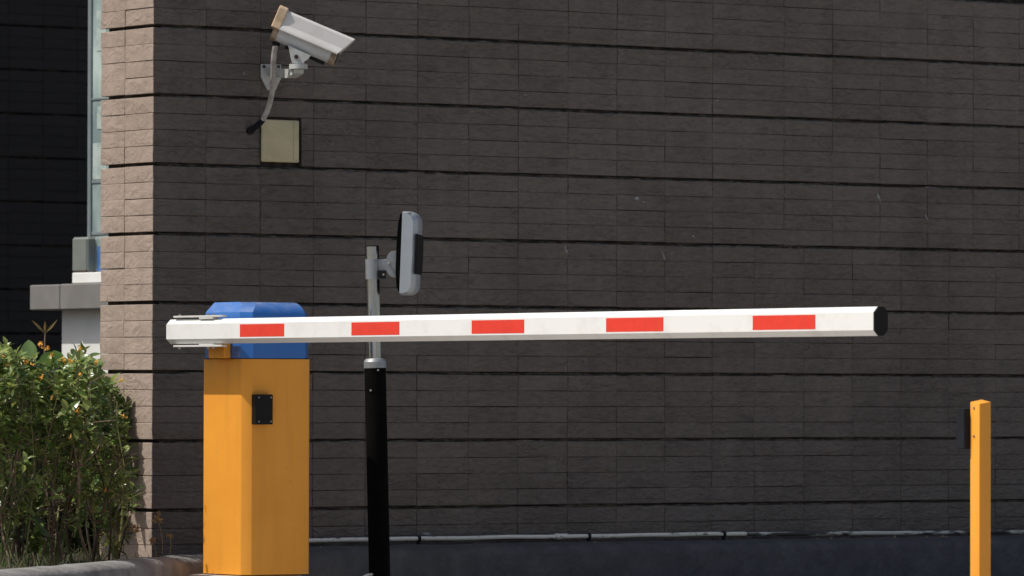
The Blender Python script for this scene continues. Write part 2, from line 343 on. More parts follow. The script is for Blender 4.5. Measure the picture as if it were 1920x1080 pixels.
# ------------------------------------------------------------------ block walls
block_cache = {}
def block_mesh(w, h, d, m, var, mitre=False):
    key = (round(w, 3), round(h, 4), m.name, var, mitre)
    if key in block_cache: return block_cache[key]
    bm = bmesh.new(); rnd = random.Random(int(w * 7919 + h * 104729) + var * 31 + len(m.name))
    c = .0009 + .0008 * rnd.random()
    # x along wall, y outwards (front face at y=0 going to +y), z up ; small uneven front
    def j(a=.0008): return rnd.uniform(-a, a)
    nx = 3
    back = [(-w / 2, -d, -h / 2), (w / 2, -d, -h / 2), (w / 2, -d, h / 2), (-w / 2, -d, h / 2)]
    if mitre: back[0] = (-w / 2 + d, -d, -h / 2); back[3] = (-w / 2 + d, -d, h / 2)
    rim = []; inn = []
    for k, (sx, sz) in enumerate(((-1, -1), (1, -1), (1, 1), (-1, 1))):
        rim.append(bm.verts.new((sx * w / 2 + j(.0005), -c, sz * h / 2 + j(.0006))))
        inn.append(bm.verts.new((sx * (w / 2 - c * 1.1) + j(.0004), j(.0010), sz * (h / 2 - c) + j(.0004))))
    bk = [bm.verts.new(b) for b in back]
    mid = bm.verts.new((w * rnd.uniform(-.3, .3), rnd.uniform(-.0005, .0022), h * rnd.uniform(-.2, .2)))
    for k in range(4):
        n = (k + 1) % 4
        bm.faces.new((rim[k], rim[n], inn[n], inn[k])); bm.faces.new((bk[k], bk[n], rim[n], rim[k]))
        bm.faces.new((inn[k], inn[n], mid))
    bmesh.ops.recalc_face_normals(bm, faces=bm.faces)
    me = bpy.data.meshes.new('stone_block'); bm.to_mesh(me); bm.free(); me.materials.append(m)
    block_cache[key] = me; return me
GR0, PITCH, GRV = .2113, .2683, .0130
CH = (PITCH - GRV) / 4
def block_wall(name, label, org, along, out, rows, m, gm, zoff=0, limit=300, depth=.045, score=None, height=None, backu=None, cat='wall', wmax=None):
    """rows: function(k_group, course) -> list of (u0,u1) ; org is the foot of the wall face"""
    top = thing(name, org, label, cat)
    ang = math.atan2(along.y, along.x); flip = along.cross(out).z < 0
    allb = []
    for g in rows['groups']:
        for c in range(4):
            z0 = GR0 + zoff + g * PITCH + GRV / 2 + c * CH; z1 = z0 + CH
            for (u0, u1) in rows['fn'](g, c, (z0 + z1) / 2): allb.append((u0, u1, z0, z1))
    if score: allb.sort(key=lambda b: score((b[0] + b[1]) / 2, (b[2] + b[3]) / 2))
    rnd = random.Random(len(allb)); rest = bmesh.new()
    J = .0012
    B = Matrix((along.to_4d(), out.to_4d(), UZ.to_4d(), (0, 0, 0, 1))).transposed()
    for r_ in range(3): B[3][r_] = 0; B[r_][3] = 0
    B[3][3] = 1
    for i, (u0, u1, z0, z1) in enumerate(allb):
        w, h = round(u1 - u0 - J * rnd.uniform(.9, 1.5), 3), z1 - z0 - J
        h = round(h * rnd.choice((1, .994)), 4)
        me = block_mesh(w, h, depth, m, rnd.randrange(4), abs(u0) < .002)
        pos = along * ((u0 + u1) / 2 + rnd.gauss(0, .0006)) + out * rnd.gauss(0, .0007) + UZ * ((z0 + z1) / 2 + rnd.gauss(0, .0004))
        tw = Matrix.Rotation(rnd.gauss(0, R(.22)), 4, 'Z') @ Matrix.Rotation(rnd.gauss(0, R(.5)), 4, 'X') @ Matrix.Rotation(rnd.gauss(0, R(.10)), 4, 'Y')
        mat4 = Matrix.Translation(pos) @ B @ tw
        if i < limit:
            o = bpy.data.objects.new('stone_block', me); COL.objects.link(o); o.parent = top; o.matrix_local = mat4
        else:
            n0 = len(rest.verts); rest.from_mesh(me); rest.verts.ensure_lookup_table()
            for v in rest.verts[n0:]: v.co = mat4 @ v.co
    if len(rest.verts):
        me = bpy.data.meshes.new('stone_blocks'); rest.to_mesh(me); me.materials.append(m)
        o = bpy.data.objects.new('stone_blocks', me); COL.objects.link(o); o.parent = top; tag(o, kind='stuff')
    rest.free()
    return top
def u_of(px):                                   # position along the long wall of a vertical joint seen at px
    return (onpl(px, 350, CW, TV) - CW).dot(EV)
J_common = [u_of(p) for p in (386, 488, 588, 686, 783, 879, 972, 1065, 1157, 1247, 1336)]
J_top = [u_of(p) for p in (1470, 1561, 1650, 1739, 1825, 1911, 1998, 2085)]
J_bot = [u_of(p) for p in (1415, 1508, 1599, 1690, 1779, 1867, 1953, 2085)]
ub0, ub1 = u_of(488), u_of(565)
def front_rows(g, c, z):
    js = [.0] + J_common + (J_top if z > 1.315 else J_bot)
    out = []
    for a, b in zip(js, js[1:]):
        if g == 5 and c < 3 and abs(a - ub0) < .01: a = ub1
        out.append((a + .0, b))
    return out
def front_score(u, z):
    # what the photo shows largest and unhidden: near the corner, not behind the arm or cabinet
    p = wallpt(u, 0, z); v = rot.transposed() @ (p - EYE); px = 960 + F * v.x / -v.z; py = 540 - F * v.y / -v.z
    hid = (375 < px < 585 and py > 560) or (py > 1030) or py < -6
    return (1000 if hid else 0) + u
fw = block_wall('building_wall', 'long dark stone block wall behind the barrier, wide horizontal groove after every fourth course', CW, EV, TV,
                dict(groups=range(-1, 8), fn=front_rows), M['stone'], M['gap'], score=front_score)
# solid core of the building behind the blocks (recessed joints show it), continuing up and to the right
ulast = J_top[-1]
bm = bmesh.new()
box(bm, CW + EV * .03 - TV * .024 + UZ * -.17, EV * 9, -TV * .27, UZ * 2.56)
obj('backing', bm, M['gap'], fw)
# ragged mortar left in each wide groove
for g in range(-1, 9):
    zc = GR0 + g * PITCH; bm = bmesh.new(); prev = None
    for i in range(0, 700):
        u = .04 + i * .0078
        if u > ulast: break
        n1 = noise.noise(Vector((u * 3.1, g * 7.7, 1))) + .6 * noise.noise(Vector((u * 17, g * 3.3, 5)))
        dp = .0225 - .019 * max(0, min(1, .50 + n1 * 1.7)); lo_ = -GRV / 2 - .002; hh = GRV * (.45 + .35 * noise.noise(Vector((u * 9, g * 5.1, 2))) + .2 * noise.noise(Vector((u * 40, g, 8))))
        row = [bm.verts.new(wallpt(u, -dp, zc + lo_)), bm.verts.new(wallpt(u, -dp - .001, zc + lo_ + hh)), bm.verts.new(wallpt(u, -.0235, zc + lo_ + hh + .004))]
        if prev:
            for k in range(2): bm.faces.new((prev[k], row[k], row[k + 1], prev[k + 1]))
        prev = row
    obj('mortar_strip', bm, M['mortar'], fw)
# plain upper storey and the run of wall past the picture
bm = bmesh.new()
box(bm, CW + UZ * 2.38, EV * 9.0, -TV * .30, UZ * 4)
box(bm, CW + EV * (ulast + .001) + UZ * -.17, EV * (9 - ulast), -TV * .031, UZ * 2.548)
obj('upper_wall', bm, M['stone'], fw)

# the sunlit return of the corner
def side_u(px): return (onpl(px, 350, CW, NV) - CW).dot(-TV)
s1, s2 = side_u(233.5), side_u(188.5)
def side_rows(g, c, z): return [(0, s1), (s1, s2)]
pier = block_wall('corner_pier', 'sunlit tan stone block end of the building, two blocks wide, beside the shrub', CW, -TV, NV,
                  dict(groups=range(-1, 8), fn=side_rows), M['stone_tan'], M['gap'], limit=300, cat='wall', depth=.03)
bm = bmesh.new()
box(bm, CW - TV * .032 + NV * -.026 + UZ * -.17, -TV * (s2 - .050), -NV * .055, UZ * 2.56)
obj('backing', bm, M['gap'], pier)
bm = bmesh.new()
box(bm, CW + NV * .0 + UZ * 2.385 - TV * .302, -TV * (s2 - .302), -NV * .30, UZ * 4)
obj('upper_wall', bm, M['stone_tan'], pier)

# far wing of the building, in shade
CF = at(165, 740, 34.95); CF.z = 0
def far_rows(g, c, z):
    w = .243; return [(-1.6 + i * w + .06, -1.6 + (i + 1) * w + .06) for i in range(12)]
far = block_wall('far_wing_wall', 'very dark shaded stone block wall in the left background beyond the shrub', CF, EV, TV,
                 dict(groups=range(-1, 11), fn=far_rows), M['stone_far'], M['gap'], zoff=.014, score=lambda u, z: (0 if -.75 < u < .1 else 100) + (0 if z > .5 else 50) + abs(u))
bm = bmesh.new()
box(bm, CF + EV * -1.7 - TV * .032 + UZ * -.17, EV * 3.1, -TV * .27, UZ * 3.6); obj('backing', bm, M['gap'], far)
bm = bmesh.new()
box(bm, CF + EV * -1.7 + UZ * 3.19, EV * 3.1, -TV * .03, UZ * 2.5)
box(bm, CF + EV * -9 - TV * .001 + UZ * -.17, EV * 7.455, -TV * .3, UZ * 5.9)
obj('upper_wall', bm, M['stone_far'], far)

# ------------------------------------------------------------------ shop window unit left of the corner
PN = at(187, 555, 26.0)                                # point on the front of the slab
def npl(px, py, q=0): return onpl(px, py, PN + NV * q, NV)
def nbox(bm, px0, px1, py0, py1, q0, q1, bev=0, right=None):
    """n-facing box: px0..px1 (px1 may be far right, hidden), py0 top, py1 bottom; front at q0, back at q1 (metres along NV)"""
    a = npl(px0, (py0 + py1) / 2, q0); zt = npl(187, py0, q0).z; zb = npl(187, py1, q0).z
    L_ = (npl(px1, py0, q0) - a).dot(TV)
    o = Vector((a.x, a.y, zb)); box(bm, o, TV * L_, NV * (q1 - q0), UZ * (zt - zb), bev)
lw = thing('low_wall', npl(140, 740, -.1) * 1, 'short white rendered wall under the grey ledge at left, lower part in sun', 'wall')
bm = bmesh.new(); nbox(bm, 115.5, 230, 579.5, 1010, -.10, -.5); obj('wall_face', bm, M['render_white'], lw)
sl_ = thing('concrete_ledge', npl(120, 580, 0), 'grey rendered ledge slab projecting over the white wall at left', 'ledge')
bm = bmesh.new(); nbox(bm, 55.5, 111.6, 531, 579, 0, -.5, .005)
obj('slab', bm, M['render_grey'], sl_)
bm = bmesh.new(); nbox(bm, 112.4, 235, 530.5, 579.2, 0, -.5, .005)
obj('slab', bm, M['render_grey'], sl_)
up = thing('window_upstand', npl(150, 530, -.06), 'small white sill block on the grey ledge under the glazing', 'sill')
bm = bmesh.new(); nbox(bm, 135, 230, 510, 530.2, -.06, -.4, .003); obj('block', bm, M['render_white'], up)
bx_ = thing('meter_box', npl(148, 510, -.07), 'rounded grey green metal box standing on the white sill at left', 'box')
bm = bmesh.new(); nbox(bm, 134, 163, 443, 509.6, -.08, -.2, .010); obj('casing', bm, M['shutter'], bx_, True)
bm = bmesh.new(); nbox(bm, 137, 160, 506.5, 509.8, -.07, -.08, .001); obj('base', bm, M['rust'], bx_)
gw = thing('shop_window', npl(180, 510, -.12), 'tall pale green glass window with grey frame behind the corner of the building', 'window')
bm = bmesh.new(); nbox(bm, 171, 240, -200, 509.5, -.13, -.135); obj('pane', bm, M['glass'], gw)
fr = bmesh.new(); nbox(fr, 164, 171.5, -200, 509.7, -.12, -.19, .003); fro = obj('frame', fr, M['alu'], gw)
for y0, y1 in ((183, 187), (338, 343), (434, 440)):
    b2 = bmesh.new(); nbox(b2, 171.6, 240, y0, y1, -.125, -.1295, .001); obj('rail', b2, M['alu'], gw)
for x0, x1, y0, y1, mm in ((181, 200, 20, 95, 'paper'), (182, 200, 200, 242, 'paper'), (174, 200, 268, 336, 'paper'), (175, 181, 446, 508, 'paper'), (182, 200, 462, 508, 'bluecard')):
    b2 = bmesh.new(); nbox(b2, x0, x1, y0, y1, -.1275, -.1295); obj('notice', b2, M[mm], gw)

# ------------------------------------------------------------------ pipe along the wall foot
def pipe_c(px, extra=0):                               # centre line of the pipe, resting in the gutter
    p = onpl(px, 900, wallpt(0, .045, 0), TV); u = (p - CW).dot(EV)
    return wallpt(u, .040, .0875 + extra)
wp = thing('wall_pipe', wallpt(.7, .045, .06), 'dirty white plastic pipe running along the foot of the dark wall', 'pipe')
bm = bmesh.new()
pts = [pipe_c(x, noise.noise(Vector((x * .011, 3, 1))) * .003) for x in range(540, 1420, 20)]
tube(bm, pts, .0088, 12)
M['pvc'] = noisy('dirty_white_plastic', (.72, .70, .61), (.06, .055, .05), .55, scale=22, lo=.56, hi=.66, stretch=(1, 1, 2.5), bump=.2, bscale=60)
M['oldpvc'] = noisy('peeled_old_pipe', (.05, .048, .044), (.55, .54, .48), .7, scale=9, lo=.47, hi=.53, stretch=(.6, .6, 3))
obj('pipe', bm, M['pvc'], wp, True)
for x in (1042,):
    bm = bmesh.new(); tube(bm, [pipe_c(x), pipe_c(x + 22)], .0122, 14); obj('coupling', bm, M['pvc'], wp, True)
for x in (786, 1105, 1358):
    bm = bmesh.new(); a = pipe_c(x); tube(bm, [a - EV * .006, a + EV * .006], .013, 14); cbox(bm, a - UZ * .022 , EV * .014, TV * .008, UZ * .03)
    obj('clamp', bm, M['slate'], wp)
op = thing('old_pipe', wallpt(3.6, .05, .05), 'blackened peeling pipe continuing along the wall foot at the far right', 'pipe')
bm = bmesh.new(); tube(bm, [pipe_c(x, -.002 - (x - 1400) * .000016 + noise.noise(Vector((x * .02, 7, 1))) * .003) for x in range(1402, 2100, 20)], .0085, 10); obj('pipe', bm, M['oldpvc'], op, True)

# ------------------------------------------------------------------ junction box on the wall
jb = thing('junction_box', onpl(526, 305, CW, TV), 'beige rectangular cover plate set in the dark wall under the security camera', 'junction box')
jc = CW + TV * .018
bm = bmesh.new()
a = onpl(491, 303, jc, TV); b = onpl(561.5, 303, jc, TV)
zt = onpl(491, 223.5, jc, TV).z; zb = a.z
wj = (b - a).dot(EV)
box(bm, Vector((a.x, a.y, zb)), EV * wj, -TV * .012, UZ * (zt - zb), .006, 3)
cov = obj('cover', bm, M['jbox'], jb, True)
for fx, fz in ((.1, .05), (.93, .05), (.94, .93), (.1, .93)):
    p = Vector((a.x, a.y, zb)) + EV * wj * fx + UZ * (zt - zb) * fz
    bm = bmesh.new(); tube(bm, [p, p + TV * .0015], .0035, 10); obj('screw', bm, M['bolt'], cov)
bm = bmesh.new(); box(bm, Vector((a.x, a.y, zb)) + EV * (wj * .84) + UZ * .006, EV * .0012, TV * .0006, UZ * (zt - zb - .012)); obj('seam', bm, M['ringbrown'], cov)
bm = bmesh.new()
box(bm, Vector((a.x, a.y, zb)) + EV * .004 + UZ * .004 - TV * .0122, EV * (wj - .008), -TV * .04, UZ * (zt - zb - .008)); obj('back_box', bm, M['slate'], jb)

# old splashes of pale paint on the stones
M['splash'] = noisy('pale_paint_splash', (.30, .31, .32), (.20, .20, .20), .8, scale=60)
rm = random.Random(5)
for x, y, w_, h_ in ((1194, 372, 5, 3), (1207, 379, 3, 2), (1062, 470, 2, 9), (1244, 478, 1.6, 12), (1738, 408, 1.6, 9), (1648, 370, 2, 10), (986, 178, 5, 1), (1345, 188, 4, 1), (1300, 443, 3, 2), (800, 1001, 9, 4), (458, 137, 1.4, 4)):
    bm = bmesh.new(); vv = []
    for k in range(11):
        a = 2 * math.pi * k / 11; rr = rm.uniform(.45, 1.1)
        vv.append(bm.verts.new(onpl(x + math.cos(a) * w_ * rr + math.sin(a) * h_ * .3, y + math.sin(a) * h_ * rr, CW + TV * .0035, TV)))
    bm.faces.new(vv); ext = bmesh.ops.extrude_face_region(bm, geom=list(bm.faces))
    for v in [g for g in ext['geom'] if isinstance(g, bmesh.types.BMVert)]: v.co -= TV * .003
    bmesh.ops.recalc_face_normals(bm, faces=bm.faces)
    obj('paint_splash', bm, M['splash'], fw)

# ------------------------------------------------------------------ security camera
DC = 22.05
A0 = at(522, 62, DC)                                       # rear of the housing axis
ax = (at(640, 112, DC + .005) - A0).normalized()            # points right, down and a bit towards us
sd = ax.cross(UZ).normalized()                             # side towards us
if sd.y > 0: sd = -sd
upv = sd.cross(ax); upv = upv if upv.z > 0 else -upv
KL = 1 / (Vector((ax.x, 0, ax.z)).length)                  # foreshortening
def cp(l, u, s): return A0 + ax * (l * KL) + upv * u + sd * s
sc = thing('security_camera', onpl(510, 170, CW, TV), 'white outdoor security camera with sunshield on a wall bracket, pointing down right', 'camera')
# hood : swept open section, front cut on a slant
def hood_section(l, cut):
    return [(-.066, -.006), (-.064, .0), (-.052, .020), (-.043, .066), (-.034, .075), (.034, .075), (.043, .066), (.052, .020), (.064, .0), (.066, -.006)]
bm = bmesh.new(); secs = []
outer = hood_section(0, 0)
def lfront(u): return .243 + (u + .006) / .08 * .040 
for side_in in (0, 1):
    row = []
    for (s, u) in outer:
        k = 1 - .05 * side_in; uu = u - .004 * side_in
        row.append((bm.verts.new(cp(-.004, uu + .018, s * k)), bm.verts.new(cp(lfront(u), uu + .018, s * k))))
    secs.append(row)
n = len(outer)
for i in range(n - 1):
    a0, a1 = secs[0][i], secs[0][i + 1]; b0, b1 = secs[1][i], secs[1][i + 1]
    bm.faces.new((a0[0], a0[1], a1[1], a1[0])); bm.faces.new((b0[0], b1[0], b1[1], b0[1]))
    bm.faces.new((a0[0], a1[0], b1[0], b0[0])); bm.faces.new((a0[1], b0[1], b1[1], a1[1]))
for i in (0, n - 1):
    a0, b0 = secs[0][i], secs[1][i]; bm.faces.new((a0[0], b0[0], b0[1], a0[1]))
bmesh.ops.recalc_face_normals(bm, faces=bm.faces)
obj('sunshield', bm, M['camwhite'], sc)
# body: rounded tube under the hood
def body(l0, l1, r, m, name, par, rs=None, seg=28):
    bm = bmesh.new(); rr = []
    for l in (l0, l1):
        ring = []
        for k in range(seg):
            t = 2 * math.pi * k / seg; c_, s_ = math.cos(t), math.sin(t)
            e = 3.0; rad = r / ((abs(c_) ** e + abs(s_) ** e) ** (1 / e))
            ring.append(bm.verts.new(cp(l, .012 + rad * s_, rad * c_ * .98)))
        rr.append(ring)
    for k in range(seg): bm.faces.new((rr[0][k], rr[0][(k + 1) % seg], rr[1][(k + 1) % seg], rr[1][k]))
    bm.faces.new(rr[0][::-1]); bm.faces.new(rr[1]); bmesh.ops.recalc_face_normals(bm, faces=bm.faces)
    return obj(name, bm, m, par, True, 30)
body(.0, .222, .046, M['cambody'], 'housing', sc)
body(.222, .246, .0485, M['ringbrown'], 'front_ring', sc)
body(.2465, .2475, .040, M['black'], 'window', sc)
body(-.022, .0, .0485, M['ringbrown'], 'rear_ring', sc)
bm = bmesh.new()
prism(bm, [(-.068, .010), (-.058, .036), (-.054, .094), (-.040, .102), (.040, .102), (.054, .094), (.058, .036), (.068, .010)], cp(-.034, 0, 0), sd, upv, ax * .036, .003)
obj('rear_cap', bm, M['cream'], sc)
bm = bmesh.new(); box(bm, cp(.045, -.045, -.018), ax * .165 * KL, upv * .012, sd * .036); obj('mounting_rail', bm, M['black'], sc)
rnd = random.Random(3)
bm = bmesh.new()
for k in range(16):
    p = cp(-.036 - rnd.random() * .004, .03 + rnd.random() * .055, rnd.uniform(.0, .055)); q = p + Vector((rnd.uniform(-.022, -.004), rnd.uniform(-.01, .01), rnd.uniform(-.02, .012)))
    tube(bm, [p + Vector((.01, 0, 0)), (p + q) / 2 + Vector((0, 0, .004)), q], .0011, 5)
obj('nest_twigs', bm, M['rust'], sc)
# bracket : hinge, disc, arm, wall plate
H0 = at(556, 98, DC - .03)
bm = bmesh.new()
hp = [(540, 84), (583, 104), (577, 112), (570, 116), (571, 120), (548, 119), (545, 108)]
c_h = at(557, 100, DC - .055)
def yp(px, py, D): return at(px, py, D)
vs1 = [bm.verts.new(yp(x, y, DC - .055)) for x, y in hp]; vs2 = [bm.verts.new(yp(x, y, DC + .0)) for x, y in hp]
bm.faces.new(vs1); bm.faces.new(vs2[::-1])
for i in range(len(hp)): bm.faces.new((vs1[i], vs2[i], vs2[(i + 1) % len(hp)], vs1[(i + 1) % len(hp)]))
bmesh.ops.recalc_face_normals(bm, faces=bm.faces); bmesh.ops.bevel(bm, geom=list(bm.edges), offset=.002, segments=1, affect='EDGES')
hg = obj('hinge', bm, M['bracket'], sc)
bm = bmesh.new(); tube(bm, [yp(555.5, 106.5, DC - .063), yp(555.5, 106.5, DC - .055)], .0085, 12); obj('bolt', bm, M['rust'], hg)
bm = bmesh.new(); tube(bm, [yp(559.5, 129.5, DC - .025), yp(559.5, 120.5, DC - .025)], .036, 28); obj('pivot_disc', bm, M['bracket'], sc, True)
wc = onpl(509, 133, CW, TV)
bm = bmesh.new()
q1 = yp(560, 129, DC - .025); q1.z -= .002
w0 = onpl(512, 134, CW + TV * .004, TV)
d = (q1 - w0)
# arm: tapered box bent upwards at the end
path = [w0, w0.lerp(q1, .72) + UZ * -.010, q1 + UZ * -.006]
side = d.cross(UZ).normalized() * .020
rows_ = []
for i, p in enumerate(path):
    hgt = (.022, .022, .010)[i]
    rows_.append([bm.verts.new(p + side * a + UZ * b * hgt) for a, b in ((-1, -1), (1, -1), (1, .6), (-1, .6))])
for a, b in zip(rows_, rows_[1:]):
    for k in range(4): bm.faces.new((a[k], a[(k + 1) % 4], b[(k + 1) % 4], b[k]))
bm.faces.new(rows_[0]); bm.faces.new(rows_[-1][::-1]); bmesh.ops.recalc_face_normals(bm, faces=bm.faces)
obj('bracket_arm', bm, M['bracket'], sc)
def wpoly(bm, pts, q, th):
    a = [bm.verts.new(onpl(x, y, CW + TV * q, TV)) for x, y in pts]; b = [bm.verts.new(v.co - TV * th) for v in a]
    bm.faces.new(a); bm.faces.new(b[::-1])
    for i in range(len(a)): bm.faces.new((a[i], b[i], b[(i + 1) % len(a)], a[(i + 1) % len(a)]))
    bmesh.ops.recalc_face_normals(bm, faces=bm.faces)
bm = bmesh.new(); wpoly(bm, [(490, 120), (527, 121), (527.5, 146), (517, 169), (502, 169), (490, 145)], .007, .006)
pl = obj('wall_plate', bm, M['bracket'], sc)
for x, y in ((494.5, 125), (522, 125), (509, 160)):
    p = onpl(x, y, CW + TV * .007, TV); bm = bmesh.new(); tube(bm, [p, p + TV * .005], .006, 10); obj('bolt', bm, M['rust'], pl)
bm = bmesh.new()
cpts = [(518, 70, DC + .0), (516.5, 85, DC + .0), (513, 112, DC + .02), (512.5, 140, DC + .05), (510.5, 170, DC + .09), (504, 200, DC + .14), (493, 224, DC + .165), (479, 238, DC + .19), (466, 246, DC + .215)]
tube(bm, smoothpath([at(*c) for c in cpts], 6), .0108, 14); obj('cable_conduit', bm, M['conduit'], sc, True)
bm = bmesh.new(); tube(bm, smoothpath([at(*c) for c in cpts], 6)[36:], .0118, 14); obj('conduit_sleeve', bm, M['slate'], sc, True)
bm = bmesh.new(); tube(bm, [at(518.5, 66, DC), at(517.5, 86, DC)], .0145, 12); obj('cable_gland', bm, M['black'], sc, True)
bm = bmesh.new(); p = onpl(468, 245.5, CW + TV * .001, TV); tube(bm, [p - TV * .01, p + TV * .012], .015, 14); obj('wall_grommet', bm, M['black'], sc, True)

# ------------------------------------------------------------------ barrier gate
bg_c = at(460, 800, 21.02)                                   # vertical edge where the two faces would meet (virtual corner)
PC = Vector((bg_c.x, bg_c.y, 0))
def u_n(px): return (onpl(px, 800, PC, NV) - PC).dot(-TV)    # along the sunlit face, away from us
def u_t(px): return (onpl(px, 800, PC, TV) - PC).dot(-NV)    # along the shaded face, to the right
LN, LT = u_n(378.5), u_t(583.5)
CHF = .030
isl = thing('barrier_island', PC - TV * .2 - NV * .15 + UZ * -.17, 'pale concrete plinth just showing under the orange cabinet', 'plinth')
bm = bmesh.new(); box(bm, PC - TV * (LN + .02) + NV * .058 + UZ * -.17, TV * (LN + .0), -NV * (LT + .04), UZ * .159, .010, 2)
obj('slab', bm, M['road'], isl)
gt = thing('barrier_gate', PC - TV * LN / 2 - NV * LT / 2 , 'orange barrier cabinet with blue lid and long white boom arm with five red bands', 'barrier')
def cab(s, t_, z): return PC - TV * s - NV * t_ + UZ * z       # s: away along lit face, t_: right along shaded face
def cab_prof(g=0, ch=CHF, ch2=.012):
    return [(ch - g * .4, -g), (-g, ch - g * .4), (-g, LT - ch2 + g), (ch2 - g, LT + g), (LN - ch2 + g, LT + g), (LN + g, LT - ch2 + g), (LN + g, ch2 - g), (LN - ch2 + g, -g)]
ZS = at(470, 671.5, 21.02).z; ZT = at(470, 566, 21.1).z
bm = bmesh.new()
prism(bm, cab_prof(), PC, -TV, -NV, UZ * (ZS - .003), 0)
for v in bm.verts:
    if v.co.z < .1: v.co.z -= .007
bmesh.ops.bevel(bm, geom=[e for e in bm.edges if abs((e.verts[0].co - e.verts[1].co).z) > .5], offset=.003, segments=2, profile=.5, affect='EDGES')
obj('cabinet', bm, M['orange'], gt, True, 20)
bm = bmesh.new(); prism(bm, cab_prof(-.004), PC + UZ * (ZS - .004), -TV, -NV, UZ * .006); obj('gasket', bm, M['black'], gt)
# lid : stacked rings with a flat chamfer over the sunlit side and a rounder edge elsewhere
bm = bmesh.new()
def lid_ring(inn, int_, z):
    g = .005
    # inn: inset from sunlit side (+ back), int_: inset from shaded side
    pr = cab_prof(g)
    out = []
    for (s, t_) in pr:
        s2 = min(max(s, -g + int_), LN + g - inn); t2 = max(min(t_, LT + g - int_), -g + inn)
        out.append((s2, t2))
    # keep the corner chamfer
    out[0] = (CHF + int_, -g + inn); out[1] = (-g + int_, CHF + inn)
    out[2] = (-g + int_, LT - .03 - int_ * .3); out[3] = (.03 + int_ * .8, LT + g - int_)
    out[4] = (LN - .03 - inn * .3, LT + g - int_); out[5] = (LN + g - inn, LT - .03 - int_ * .3)
    out[6] = (LN + g - inn, .03 + inn * .5); out[7] = (LN - .03 - inn * .3, -g + inn)
    return [bm.verts.new(cab(a, b, z)) for a, b in out]
HL = ZT - ZS; rings = [lid_ring(0, 0, ZS), lid_ring(0, 0, ZS + .003), lid_ring(.0, .0, ZT - .066)]
for k in range(1, 9):
    th = k / 8 * math.pi / 2
    # n side: straight chamfer of 0.04; t side: quarter round of 0.062
    zz = ZT - .062 * (1 - math.sin(th))
    it = .062 * (1 - math.cos(th))
    inn = max(0, (zz - (ZT - .040))) / .040 * .034
    rings.append(lid_ring(inn, it, zz))
for a, b in zip(rings, rings[1:]):
    for k in range(8): bm.faces.new((a[k], a[(k + 1) % 8], b[(k + 1) % 8], b[k]))
bm.faces.new(rings[-1]); bm.faces.new(rings[0][::-1]); bmesh.ops.recalc_face_normals(bm, faces=bm.faces)
lid = obj('lid', bm, M['blue'], gt, True, 14)
# hub that carries the arm
GAP, TH = .062, .052
PH = PC + NV * .0245
sA, sB = [(onpl(x_, 650, PH, NV) - PH).dot(-TV) for x_ in (425, 395)]
bm = bmesh.new(); box(bm, cab(sA, -.0055, ZS - .0005), -TV * (sB - sA), NV * .030, UZ * .125, .004, 2); obj('hub', bm, M['orange'], gt)
bm = bmesh.new(); c = cab((sA + sB) / 2, -.03, .895); tube(bm, [c, c + NV * .040], .030, 24); obj('shaft', bm, M['steel'], gt, True)
# boom arm : octagonal box section
ZB, ZTp = .8485, .9400
PA = PC + NV * (GAP + TH)                                    # plane of the outer face
def arm_s(px): return (onpl(px, 620, PA, NV) - PA).dot(TV)   # along the arm, towards us
x0, x1 = arm_s(311), arm_s(1637.5); CA = .0175
octo = [(0, ZB + CA), (0, ZTp - CA), (-.0165, ZTp), (-TH + .0165, ZTp), (-TH, ZTp - CA), (-TH, ZB + CA), (-TH + .0165, ZB), (-.0165, ZB)]
bm = bmesh.new(); prism(bm, octo, PA + TV * (x0 + .006), NV, UZ, TV * (x1 - x0 - .006))
arm = obj('boom_arm', bm, M['white'], gt)
bm = bmesh.new()
sc_ = [(-TH / 2 + (a + TH / 2) * .93, (ZB + ZTp) / 2 + (b - (ZB + ZTp) / 2) * .93) for a, b in octo]
lo = [bm.verts.new(PA + TV * (x0 + .0059) + NV * a + UZ * b) for a, b in octo]; hi = [bm.verts.new(PA + TV * x0 + NV * a + UZ * b) for a, b in sc_]
for i in range(8): bm.faces.new((lo[i], lo[(i + 1) % 8], hi[(i + 1) % 8], hi[i]))
bm.faces.new(hi); bmesh.ops.recalc_face_normals(bm, faces=bm.faces); obj('end_plug', bm, M['white'], arm)
oc2 = [(-TH / 2 + (a + TH / 2) * 1.03, (ZB + ZTp) / 2 + (b - (ZB + ZTp) / 2) * 1.01) for a, b in octo]
bm = bmesh.new(); prism(bm, oc2, PA + TV * (x1 + .0002), NV, UZ, TV * .008, .0015, 2); obj('end_cap', bm, M['black'], arm)
for xa, xb in ((450, 533), (659, 749), (884.5, 983), (1136.5, 1244), (1411.5, 1529)):
    a, b = arm_s(xa), arm_s(xb); bm = bmesh.new()
    box(bm, PA + TV * a + UZ * .8715, TV * (b - a), NV * .0006, UZ * .0462); obj('red_band', bm, M['red'], arm)
